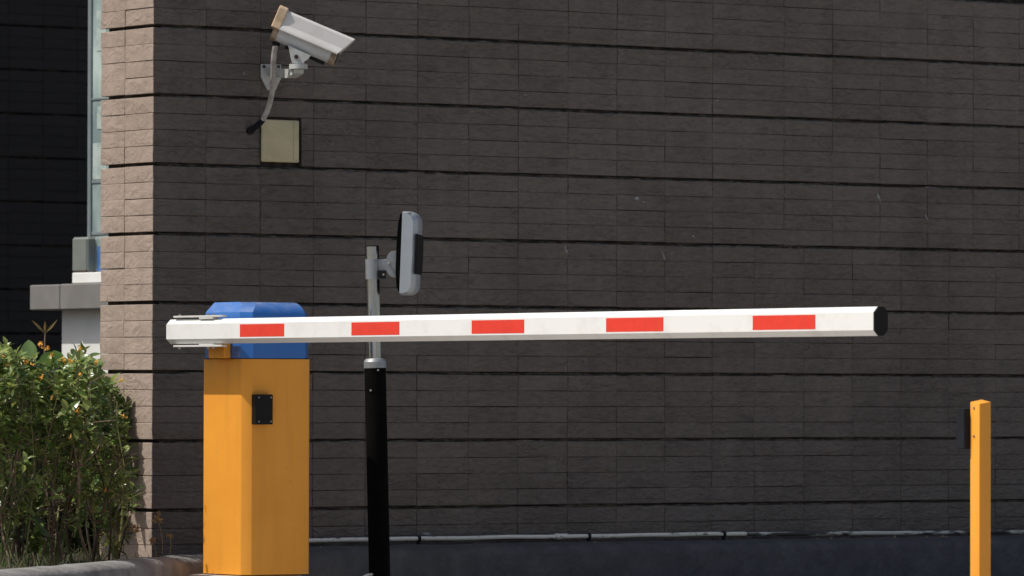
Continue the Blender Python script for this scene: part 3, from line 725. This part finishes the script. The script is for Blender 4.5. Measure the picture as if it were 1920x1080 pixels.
# fork bracket: plates above and below the arm
for zz, nm in ((ZTp + .006, 1), (ZB - .012, -1)):
    bm = bmesh.new()
    a, b = arm_s(323), arm_s(412)
    # long thin plate with rounded end
    W0 = .036; pr = [(a, 0), (a, W0)] + [(b - .02 + .02 * math.sin(t), W0 / 2 + W0 / 2 * math.cos(t)) for t in [math.pi * k / 8 for k in range(9)]]
    prism(bm, pr, PA - NV * (TH / 2 + W0 / 2 - .004) + UZ * zz, TV, NV, UZ * .007, .001)
    c0, c1 = arm_s(371), arm_s(397)
    box(bm, PA - NV * .030 + TV * c0 + UZ * (zz - .0065 if nm > 0 else zz + .0055), TV * (c1 - c0), NV * .026, UZ * .006, .001)
    fb = obj('arm_bracket', bm, M['camwhite'], gt)
    for px in (330, 384, 394):
        s_ = arm_s(px); p = PA - NV * .016 + TV * s_ + UZ * (zz + (.005 if nm > 0 else 0))
        bm = bmesh.new(); tube(bm, [p, p + UZ * .005 * nm], .0062, 6); tube(bm, [p + UZ * .005 * nm, p + UZ * .009 * nm], .0032, 8); obj('bolt', bm, M['bolt'], fb)
# dark sensor box on the shaded face
tA, tB = u_t(471), u_t(512)
pz0, pz1 = at(490, 796, 21.05).z, at(490, 739.5, 21.05).z
PB = PC + TV * .030
bx0 = (onpl(479.5, 770, PB, TV) - PB).dot(-NV); bx1 = (onpl(512, 770, PB, TV) - PB).dot(-NV)
bm = bmesh.new(); box(bm, PC - NV * bx0 + TV * .0005 + UZ * pz0, -NV * (bx1 - bx0), TV * .0295, UZ * (pz1 - pz0), .0025, 2)
sb = obj('sensor_box', bm, M['black'], gt)
for fx in (.18, .88):
    for fz in (.1, .9):
        p = PB - NV * (bx0 + (bx1 - bx0) * fx) + UZ * (pz0 + (pz1 - pz0) * fz); bm = bmesh.new(); tube(bm, [p, p + TV * .0015], .0032, 10); obj('screw', bm, M['steel'], sb)
# feet seam


# ------------------------------------------------------------------ reader post
DP = 21.5
RB = at(711.5, 1079, DP); RB.z = -.17; RBx = at(713.5, 1130, DP)
RB = Vector((RBx.x, DP, -.17)); RT = at(698.3, 461, DP)
pd = (RT - RB).normalized()
def onpost(py):                                            # point on the post axis at picture row py
    z = at(700, py, DP).z; return RB + pd * ((z - RB.z) / pd.z)
rp = thing('reader_post', RB, 'leaning post with black lower sleeve and bright steel upper tube beside the cabinet', 'post')
bm = bmesh.new(); tube(bm, [onpost(672), RT - pd * .003], .0247, 36); po = obj('steel_tube', bm, M['galv'], rp, True)
bm = bmesh.new(); tube(bm, [RT - pd * .0028, RT + pd * .001], .0255, 30); obj('tube_cap', bm, M['slate'], po, True)
bm = bmesh.new(); tube(bm, [RB, onpost(689)], .0405, 40); obj('sleeve', bm, M['matblack'], rp, True)
bm = bmesh.new(); tube(bm, [onpost(690), onpost(678.5), onpost(673.5), onpost(672)], [.0425, .0425, .037, .031], 40); co = obj('collar', bm, M['steel'], rp, True, 20)
for dx, py in ((.012, 694), (-.018, 732)):
    p = onpost(py) + Vector((dx, -.0395, 0)); bm = bmesh.new(); tube(bm, [p + Vector((0, .006, 0)), p + Vector((0, -.002, 0))], .004, 10); obj('screw', bm, M['bolt'], co if py < 700 else rp)
# reader
rd = thing('tag_reader', onpost(505), 'silver and black gate reader seen edge-on, clamped near the top of the steel post', 'reader')
bm = bmesh.new(); tube(bm, [onpost(523.5), onpost(486)], .0285, 32)
cbox(bm, onpost(497) + Vector((.038, -.006, 0)), Vector((.042, 0, 0)), Vector((0, .022, 0)), UZ * .044, .002)
cl = obj('clamp', bm, M['steel'], rd, True, 30)
bm = bmesh.new(); cbox(bm, onpost(515) + Vector((.033, -.016, 0)), Vector((.030, 0, 0)), Vector((0, .026, 0)), UZ * .030, .0015); cb = obj('clamp_block', bm, M['black'], rd)
p = onpost(515) + Vector((.040, -.029, 0)); bm = bmesh.new(); tube(bm, [p, p - Vector((0, .004, 0))], .0042, 10); obj('bolt', bm, M['bolt'], cb)
bm = bmesh.new()
hpx = [(746, 470)] + [(738 - 15 * math.sin(t), 495 - 25 * math.cos(t)) for t in [math.pi * k / 10 for k in range(11)]] + [(748, 520)]
vs1 = [bm.verts.new(at(x, y, DP - .030)) for x, y in hpx]; vs2 = [bm.verts.new(at(x, y, DP - .024)) for x, y in hpx]
bm.faces.new(vs1); bm.faces.new(vs2[::-1])
for i in range(len(hpx)): bm.faces.new((vs1[i], vs2[i], vs2[(i + 1) % len(hpx)], vs1[(i + 1) % len(hpx)]))
bmesh.ops.recalc_face_normals(bm, faces=bm.faces); hp_ = obj('hinge_plate', bm, M['steel'], rd)
p = at(728.5, 493, DP - .030); bm = bmesh.new(); tube(bm, [p, p - Vector((0, .014, 0))], .0055, 12); obj('bolt', bm, M['bolt'], hp_)
# body : profile in (forward, up) swept across its width
yaw = R(-4); fwd = Vector((math.cos(yaw), math.sin(yaw), 0)); wid = Vector((-fwd.y, fwd.x, 0))   # wid points away from us
tilt = Matrix.Rotation(R(2.0), 3, fwd.cross(UZ)); fwd_t = tilt @ fwd; up_t = tilt @ UZ
if fwd_t.z > 0: tilt = Matrix.Rotation(R(-2.0), 3, fwd.cross(UZ)); fwd_t = tilt @ fwd; up_t = tilt @ UZ
RC = at(752.5, 474, DP - .06)
def sweepbody(prof_fn, w0, w1, m, name, par, nw=7, sharp=25):
    bm = bmesh.new(); rings = []
    for k in range(nw):
        t = k / (nw - 1); w = w0 + (w1 - w0) * t
        e = 2 * t - 1; ins = .020 * max(0, (abs(e) - .55) / .45) ** 2.2
        rings.append([bm.verts.new(RC + fwd_t * a + up_t * b + wid * w) for a, b in prof_fn(ins)])
    n = len(rings[0])
    for a, b in zip(rings, rings[1:]):
        for i in range(n): bm.faces.new((a[i], a[(i + 1) % n], b[(i + 1) % n], b[i]))
    bm.faces.new(rings[0]); bm.faces.new(rings[-1][::-1]); bmesh.ops.recalc_face_normals(bm, faces=bm.faces)
    return obj(name, bm, m, par, True, sharp)
def shell(ins):
    H = .158 - ins * .3; X = .060 - ins; r = .034
    pr = [(-.002, -H), (.030 - ins * .3, -H)]
    pr += [(X - r + r * math.sin(t) - .0, -H + r * 1.2 - r * 1.2 * math.cos(t)) for t in [R(a) for a in (15, 30, 45, 60, 75, 90)]]
    pr += [(X, -.06), (X + .0015, 0), (X, .06)]
    pr += [(X - r + r * math.cos(t), H - r * 1.2 + r * 1.2 * math.sin(t)) for t in [R(a) for a in (0, 15, 30, 45, 60, 75)]]
    pr += [(.030 - ins * .3, H), (-.002, H)]
    return pr
sh = sweepbody(shell, 0, .23, M['silver'], 'shell', rd, 13)
def backp(ins): return [(-.0025, -.152), (-.0025, .150), (-.010, .147), (-.017, .11), (-.020, .04), (-.020, -.07), (-.014, -.13)]
sweepbody(backp, .004, .226, M['matblack'], 'back_cover', rd, 3)
bm = bmesh.new()
pr = [(.0525, -.078), (.0525, .073), (.0600, .073), (.0630, .06), (.0640, 0), (.0630, -.06), (.0600, -.078)]
prism(bm, pr, RC + wid * .006, fwd_t, up_t, wid * .218); obj('front_panel', bm, M['black'], sh)

# loose conduit at the foot of the post
fc = thing('foot_conduit', at(685, 1079, DP - .1), 'short pale bent conduit at the foot of the black post', 'conduit')
bm = bmesh.new(); tube(bm, smoothpath([at(660, 1104, DP - .12), at(676, 1087, DP - .11), (at(687, 1079, DP - .07)), at(700, 1077, DP - .02)], 5), .0052, 10); obj('conduit', bm, M['pvc'], fc, True)

# ------------------------------------------------------------------ orange post at right
DR = 17.55
PR = at(1836.5, 900, DR); PR.z = 0
def r_n(px): return (onpl(px, 900, PR, NV) - PR).dot(-TV)
def r_t(px): return (onpl(px, 900, PR, TV) - PR).dot(-NV)
a_, b_ = r_n(1819), r_t(1858)
sp = thing('orange_post', PR + UZ * -.17, 'slim orange square post with slanted top standing alone at the right', 'post')
bm = bmesh.new()
ztop = at(1836.5, 757, DR).z
lo = [bm.verts.new(PR - TV * s - NV * t_ + UZ * -.17) for s, t_ in ((0, 0), (a_, 0), (a_, b_), (0, b_))]
hi = [bm.verts.new(PR - TV * s - NV * t_ + UZ * z) for s, t_, z in ((0, 0, ztop), (a_, 0, ztop + .0055), (a_, b_, ztop + .0135), (0, b_, ztop + .006))]
bm.faces.new(hi); bm.faces.new(lo[::-1])
for k in range(4): bm.faces.new((lo[k], lo[(k + 1) % 4], hi[(k + 1) % 4], hi[k]))
bmesh.ops.recalc_face_normals(bm, faces=bm.faces); bmesh.ops.bevel(bm, geom=list(bm.edges), offset=.0018, segments=2, profile=.5, affect='EDGES')
pp = obj('tube', bm, M['orange'], sp, True, 25)
for py in (765, 818):
    p = onpl(1826.5, py, PR, NV); bm = bmesh.new(); tube(bm, [p, p + NV * .002], .004, 12); obj('screw', bm, M['bolt'], pp)
bm = bmesh.new()
zt_, zb_ = at(1808, 767, DR).z, at(1808, 842, DR).z
o = PR - TV * (a_ + .0008)
# body tapers towards the top, leans out at the bottom
w_ = [(0.001, .047, zb_, .004), (0.001, .040, zt_, .0)]
q = []
for (s0, s1_, z, k) in w_:
    q.append([bm.verts.new(o - TV * s0 + NV * (.021) + UZ * z), bm.verts.new(o - TV * s1_ + NV * .021 + UZ * z), bm.verts.new(o - TV * s1_ - NV * .045 + UZ * z), bm.verts.new(o - TV * s0 - NV * .045 + UZ * z)])
bm.faces.new(q[0][::-1]); bm.faces.new(q[1])
for k in range(4): bm.faces.new((q[0][k], q[0][(k + 1) % 4], q[1][(k + 1) % 4], q[1][k]))
bmesh.ops.recalc_face_normals(bm, faces=bm.faces); bmesh.ops.bevel(bm, geom=list(bm.edges), offset=.002, segments=2, affect='EDGES')
obj('sensor_box', bm, M['slate'], sp)

# ------------------------------------------------------------------ shrub
def leafblade(bm, p, d, nrm, L, W, fold=.25, droop=.2, seg=2, widths=None):
    d = d.normalized(); s = d.cross(nrm).normalized(); n = s.cross(d)
    ws = widths or ((0, .75, 1, .0) if seg == 2 else None)
    k = len(ws) - 1; prev = None
    for i, w in enumerate(ws):
        t = i / k; c = p + d * L * t - n * droop * L * t * t
        if w == 0: cur = (bm.verts.new(c),)
        else: cur = (bm.verts.new(c + s * W / 2 * w + n * fold * W / 2 * w), bm.verts.new(c), bm.verts.new(c - s * W / 2 * w + n * fold * W / 2 * w))
        if prev:
            if len(prev) == 1: bm.faces.new((prev[0], cur[0], cur[1])); bm.faces.new((prev[0], cur[1], cur[2]))
            elif len(cur) == 1: bm.faces.new((prev[0], cur[0], prev[1])); bm.faces.new((prev[1], cur[0], prev[2]))
            else: bm.faces.new((prev[0], cur[0], cur[1], prev[1])); bm.faces.new((prev[1], cur[1], cur[2], prev[2]))
        prev = cur
rs = random.Random(21)
def rv(a=1): return Vector((rs.gauss(0, a), rs.gauss(0, a), rs.gauss(0, a)))
shrub = thing('flowering_shrub', at(110, 1056, 21.2), 'leafy green shrub with small orange flowers and bare woody stems, in front of the corner', 'shrub')
TOPY = [(-120, 625), (-20, 632), (8, 640), (28, 660), (45, 672), (75, 664), (105, 672), (135, 662), (155, 652), (175, 668), (195, 690), (220, 704), (240, 722), (252, 790), (262, 850)]
def topy(x):
    for (a, ya), (b, yb) in zip(TOPY, TOPY[1:]):
        if a <= x <= b: return ya + (yb - ya) * (x - a) / (b - a)
    return 640 if x < 0 else 900
fol = bmesh.new(); stems = []; tips = []
def whorl(p, ax_, n_, L0, sc=1.0):
    dd = (p - PC).dot(NV)
    if dd > 0:                                         # keep growth from shading the cabinet, as in the place
        h = p - SUN * (dd / SUN.dot(NV)); k_ = (h - PC).dot(-TV)
        if -.18 < k_ < LN + .18 and h.z > -.08: return
    ax_ = ax_.normalized(); off = rs.random() * 6.28
    t1 = ax_.orthogonal().normalized(); t2 = ax_.cross(t1)
    for k in range(n_):
        a = off + k * 2.4; lvl = k / n_
        rad = t1 * math.cos(a) + t2 * math.sin(a)
        d = (rad * (1 - .35 * lvl) + ax_ * (.15 + .7 * lvl) + rv(.15)).normalized()
        q = p + ax_ * (lvl - 1) * .045 * sc
        Lf = L0 * rs.uniform(.7, 1.15) * (1 - .35 * lvl)
        nr = (ax_ + UZ * .8 + rv(.25)).normalized()
        if abs(nr.dot(d)) > .95: nr = t1
        leafblade(fol, q, d, nr, Lf, Lf * rs.uniform(.46, .64), rs.uniform(.1, .45), rs.uniform(.05, .4), 2, (0, .8, 1, .62, 0))
def depth_for(px): return 20.95 + .62 * (px / 250 if px > 0 else 0)
# main stems with forks; each visible stem is a part
nst = 0
for i in range(60):
    bx = rs.uniform(-60, 232); D0 = depth_for(bx) + rs.uniform(-.30, .42)
    base = at(bx, 1056, D0); base.z = .02
    tx = bx + rs.gauss(0, 26); tx = min(tx, 240); ty = topy(tx) + rs.uniform(8, 60) + (rs.random() ** 2) * 150
    tip = at(tx, ty, D0 + rs.gauss(0, .12))
    mid = base.lerp(tip, .5) + Vector((rs.gauss(0, .035), rs.gauss(0, .03), 0)); q = base.lerp(tip, .25) + Vector((rs.gauss(0, .025), rs.gauss(0, .02), 0)); r3 = base.lerp(tip, .78) + Vector((rs.gauss(0, .03), 0, 0))
    P = smoothpath([base, q, mid, r3, tip], 4)
    r0 = rs.uniform(.003, .0062)
    bm = bmesh.new(); tube(bm, P, [r0 * (1 - .7 * k / (len(P) - 1)) for k in range(len(P))], 6)
    # twigs
    for b_i in range(rs.randint(4, 7)):
        k = rs.randint(3, len(P) - 3); s0 = P[k]
        dr = Vector((rs.gauss(0, 1), rs.gauss(0, 1) - .3, rs.uniform(.2, 1.3))).normalized(); ln = rs.uniform(.08, .24)
        e = s0 + dr * ln; m_ = s0.lerp(e, .5) + rv(.012)
        v = rot.transposed() @ (e - EYE); ex, ey = 960 + F * v.x / -v.z, 540 - F * v.y / -v.z
        if ey < topy(ex) + 6 or ex > 245: e = s0.lerp(e, .45); m_ = s0.lerp(e, .5)
        tube(bm, smoothpath([s0, m_, e], 3), [r0 * .5] * 3 + [r0 * .4] * 3 + [r0 * .28], 5)
        hgt = (e.z - .05) / .8
        if rs.random() < .12 + .8 * hgt: tips.append((e, dr))
        if rs.random() < .5 * hgt: tips.append((m_, dr))
    tips.append((tip, (tip - r3))); 
    obj('stem', bm, M['darkbark'] if rs.random() < .35 else (M['bark'] if rs.random() < .7 else M['greenstem']), shrub, True); nst += 1
for p, d in tips: whorl(p, d + UZ * .4, rs.randint(6, 9), rs.uniform(.040, .060))
# leafy canopy over the top third and clumps lower down
def field(x, y):
    """leaf density in the picture-like section of the shrub: dense cap, open middle with clumps"""
    ty = topy(x); dpt = y - ty
    if dpt < 0: return 0
    v = 1.0 if dpt < 105 else max(.10, 1 - (dpt - 105) / 75)
    c = noise.noise(Vector((x * .020, y * .015, 4.2)))
    v *= 1.0 + (2.6 if dpt > 90 else 1.0) * c
    if x > 182: v *= .30
    
    if x > 245: v *= .3
    return max(0, v)
cnt = 0
while cnt < 400:
    x = rs.uniform(-110, 254); y = rs.uniform(640, 1045)
    if rs.random() > field(x, y): continue
    D = depth_for(x) + rs.uniform(-.32, .42); p = at(x, y, D)
    if (p - CW).dot(NV) < .04: continue
    whorl(p, Vector((rs.gauss(0, .5), rs.gauss(-.25, .5), rs.uniform(.3, 1.2))), rs.randint(5, 9), rs.uniform(.038, .062)); cnt += 1
BND = [(700, 212), (735, 243), (780, 252), (830, 262), (900, 268), (960, 274), (1045, 268)]
for k in range(700):                                  # side branches reaching along the stone, close to it
    ys = rs.uniform(725, 1045)
    for (ya, xa), (yb, xb) in zip(BND, BND[1:]):
        if ya <= ys <= yb: xr = xa + (xb - xa) * (ys - ya) / (yb - ya)
    xs = rs.uniform(180, xr)
    if noise.noise(Vector((xs * .04, ys * .018, 9))) < -.12 + (.12 if xs < 225 and ys < 800 else 0) : continue
    h = onpl(xs, ys, CW, NV); dd = rs.uniform(.03, .20); p = h + SUN * (dd / SUN.dot(NV))
    v = rot.transposed() @ (p - EYE); cx_, cy_ = 960 - F * v.x / v.z, 540 + F * v.y / v.z
    if cy_ < topy(cx_) + 6 or cx_ < 120: continue
    whorl(p, Vector((rs.gauss(-.1, .5), -.5, rs.uniform(.2, 1.2))), rs.randint(5, 8), rs.uniform(.028, .046))
tag(obj('foliage', fol, M['leaf'], shrub), kind='stuff')
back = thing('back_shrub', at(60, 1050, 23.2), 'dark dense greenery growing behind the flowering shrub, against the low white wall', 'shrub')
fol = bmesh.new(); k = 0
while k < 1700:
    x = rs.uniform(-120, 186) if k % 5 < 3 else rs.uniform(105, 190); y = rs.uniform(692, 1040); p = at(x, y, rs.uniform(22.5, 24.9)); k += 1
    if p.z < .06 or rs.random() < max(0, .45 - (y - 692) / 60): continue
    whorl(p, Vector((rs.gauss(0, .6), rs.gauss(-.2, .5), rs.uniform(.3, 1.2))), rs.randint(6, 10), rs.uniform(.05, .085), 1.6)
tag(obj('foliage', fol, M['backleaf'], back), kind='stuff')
for k in range(9):
    x = rs.uniform(-60, 178); D = rs.uniform(22.6, 24.2); a = at(x, 1040, D); a.z = .02
    bm = bmesh.new(); tube(bm, smoothpath([a, a + Vector((rs.gauss(0, .03), 0, .25)), a + Vector((rs.gauss(0, .07), 0, .52))], 4), .006, 6); obj('stem', bm, M['darkbark'], back, True)
for (x, y) in ((20, 667), (48, 677), (5, 668), (14, 684), (62, 684), (98, 668), (118, 676), (180, 680), (88, 655), (75, 648), (23, 682), (130, 675), (148, 653), (150, 703), (227, 713), (78, 710), (143, 772), (233, 782), (202, 920), (132, 820), (96, 745)):
    c = at(x, y, depth_for(x) - .34 if y > 700 else depth_for(x) - .15); bm = bmesh.new()
    sz = rs.uniform(.4, .8); lean = Vector((rs.gauss(0, .5), -.4, rs.uniform(-.2, .8)))
    for k in range(rs.randint(5, 10)):
        d = (rv(.9) + lean).normalized(); o_ = c + rv(.003); ln = rs.uniform(.007, .017) * sz; tube(bm, [o_, o_ + d * ln], .0009, 4); n_ = d.orthogonal().normalized()
        for j in range(4):
            a = j * 1.6 + k; w = n_ * math.cos(a) + d.cross(n_) * math.sin(a); leafblade(bm, o_ + d * ln, (w + d * rs.uniform(.2, .9)), d, .0085 * sz, .0055 * sz, .1, .2, 2, (0, 1, .8, 0))
    obj('flower_cluster', bm, M['petal'], shrub); 

# broad leaved plant behind the shrub
bp_ = thing('broad_leaf_plant', at(80, 1050, 21.9), 'plant with large smooth paddle leaves rising behind the flowering shrub', 'plant')
OV = (0, .55, .85, 1, .97, .8, .5, 0)
def paddle(x, y, ang, Lpx, Wpx, D, m, droop=.1, face=(0, -1, .25)):
    bm = bmesh.new(); k = D / F
    d = Vector((math.sin(R(ang)), 0.05, math.cos(R(ang)))); p = at(x, y, D)
    leafblade(bm, p, d, Vector(face), Lpx * k, Wpx * k, .22, droop, 2, OV)
    e = p - UZ * .30 + Vector((rs.gauss(0, .02), 0, 0)); tube(bm, [e, p.lerp(e, .5) + Vector((.01, 0, 0)), p, p + d * Lpx * k * .3], [.004, .0035, .003, .0015], 6)
    obj('leaf', bm, m, bp_, True, 80)
for a in ((50, 682, 4, 46, 27, 21.5, M['broadgrey']), (62, 676, -8, 38, 20, 21.55, M['broadgrey']), (70, 688, 62, 52, 34, 21.5, M['broad']), (112, 690, -20, 36, 30, 21.5, M['broad']),
          (20, 850, 35, 70, 34, 21.3, M['broad']), (48, 860, 40, 75, 30, 21.15, M['broad']), (0, 800, 20, 60, 34, 21.2, M['broad']), (28, 780, -30, 50, 26, 21.4, M['broad']), (160, 860, -10, 70, 36, 21.6, M['broad']),
          (90, 830, 14, 66, 30, 21.5, M['broad']), (120, 900, -24, 64, 30, 21.5, M['broad']), (70, 930, 20, 66, 34, 21.5, M['broad'])): paddle(*a)
sg = thing('young_sprig', at(84, 740, 21.6), 'upright brown sprig with three narrow olive leaves above the shrub', 'plant')
bm = bmesh.new(); tube(bm, [at(85, 780, 21.6), at(83, 690, 21.6), at(84.5, 624, 21.6)], .0028, 6); obj('stem', bm, M['bark'], sg, True)
for ang, L_ in ((-50, 36), (2, 24), (48, 36)):
    bm = bmesh.new(); leafblade(bm, at(84.5, 625, 21.6), Vector((math.sin(R(ang)), -.1, math.cos(R(ang)))), Vector((0, -1, .6)), L_ * 21.6 / F, .011, .6, -.22, 2, (0, .5, .9, 1, .8, .45, 0)); obj('leaf', bm, M['olive'], sg)

# dried weeds at the foot of the corner
def weed(base, head, D, label, n_, r_):
    t = thing('dried_weed', at(base[0], base[1], D), label, 'weed', 'dried weeds at the wall foot')
    bm = bmesh.new(); a = at(base[0], base[1], D); b = at(head[0], head[1], D); tube(bm, smoothpath([a, a.lerp(b, .5) + Vector((.006, 0, 0)), b], 4), .0011, 5); obj('stalk', bm, M['dry'], t)
    bm = bmesh.new()
    for k in range(n_):
        c = b + rv(r_ * .5); 
        for j in range(4): leafblade(bm, c, rv(1), rv(1).normalized(), .011, .008, .3, .3, 2, (0, 1, .7, 0))
    obj('seed_head', bm, M['dry'], t)
weed((305, 1040), (296, 972), 21.75, 'tallest dried weed with tan seed head against the brown shaded wall', 14, .014)
weed((292, 1044), (285, 1014), 21.6, 'short dried weed exactly at the corner edge of the building', 9, .010)
weed((256, 1046), (252, 990), 21.45, 'orange brown dried weed in front of the sunlit stone end', 13, .014)
weed((318, 1040), (317, 1003), 21.8, 'small faint dried weed nearest the cabinet', 4, .007)

# grass tufts and litter in the bed
bm = bmesh.new()
for k in range(1100):
    x = rs.uniform(-150, 300); D = rs.uniform(20.0, 22.6); p = at(x, 1050, D); p.z = .028
    line = 0
    if x > 200 and rs.random() < .8: continue
    if p.y < 19.8 + (p.x + 1.78) * 3.3 + .06: continue
    if (p - CW).dot(NV) < .02: continue
    h = rs.uniform(.02, .075); leafblade(bm, p, Vector((rs.gauss(0, .35), rs.gauss(0, .35), 1)), Vector((rs.gauss(0, 1), -1, 0)).normalized(), h, .004, .2, rs.uniform(0, .5), 2, (1, .8, .4, 0))
tag(obj('grass', bm, M['grass']), kind='stuff')

# fallen leaves and grit lying on the kerbs
rl = random.Random(11); bm = bmesh.new()
for k in range(46):
    u = rl.uniform(.5, 5.2); p = wallpt(u, .10 + rl.random() * .05, .0625)
    leafblade(bm, p, Vector((rl.gauss(0, 1), rl.gauss(0, 1), .15)), UZ, rl.uniform(.006, .022), rl.uniform(.004, .010), .4, -.2, 2, (0, 1, .8, 0))
tag(obj('leaf_litter', bm, M['dry']), kind='stuff')
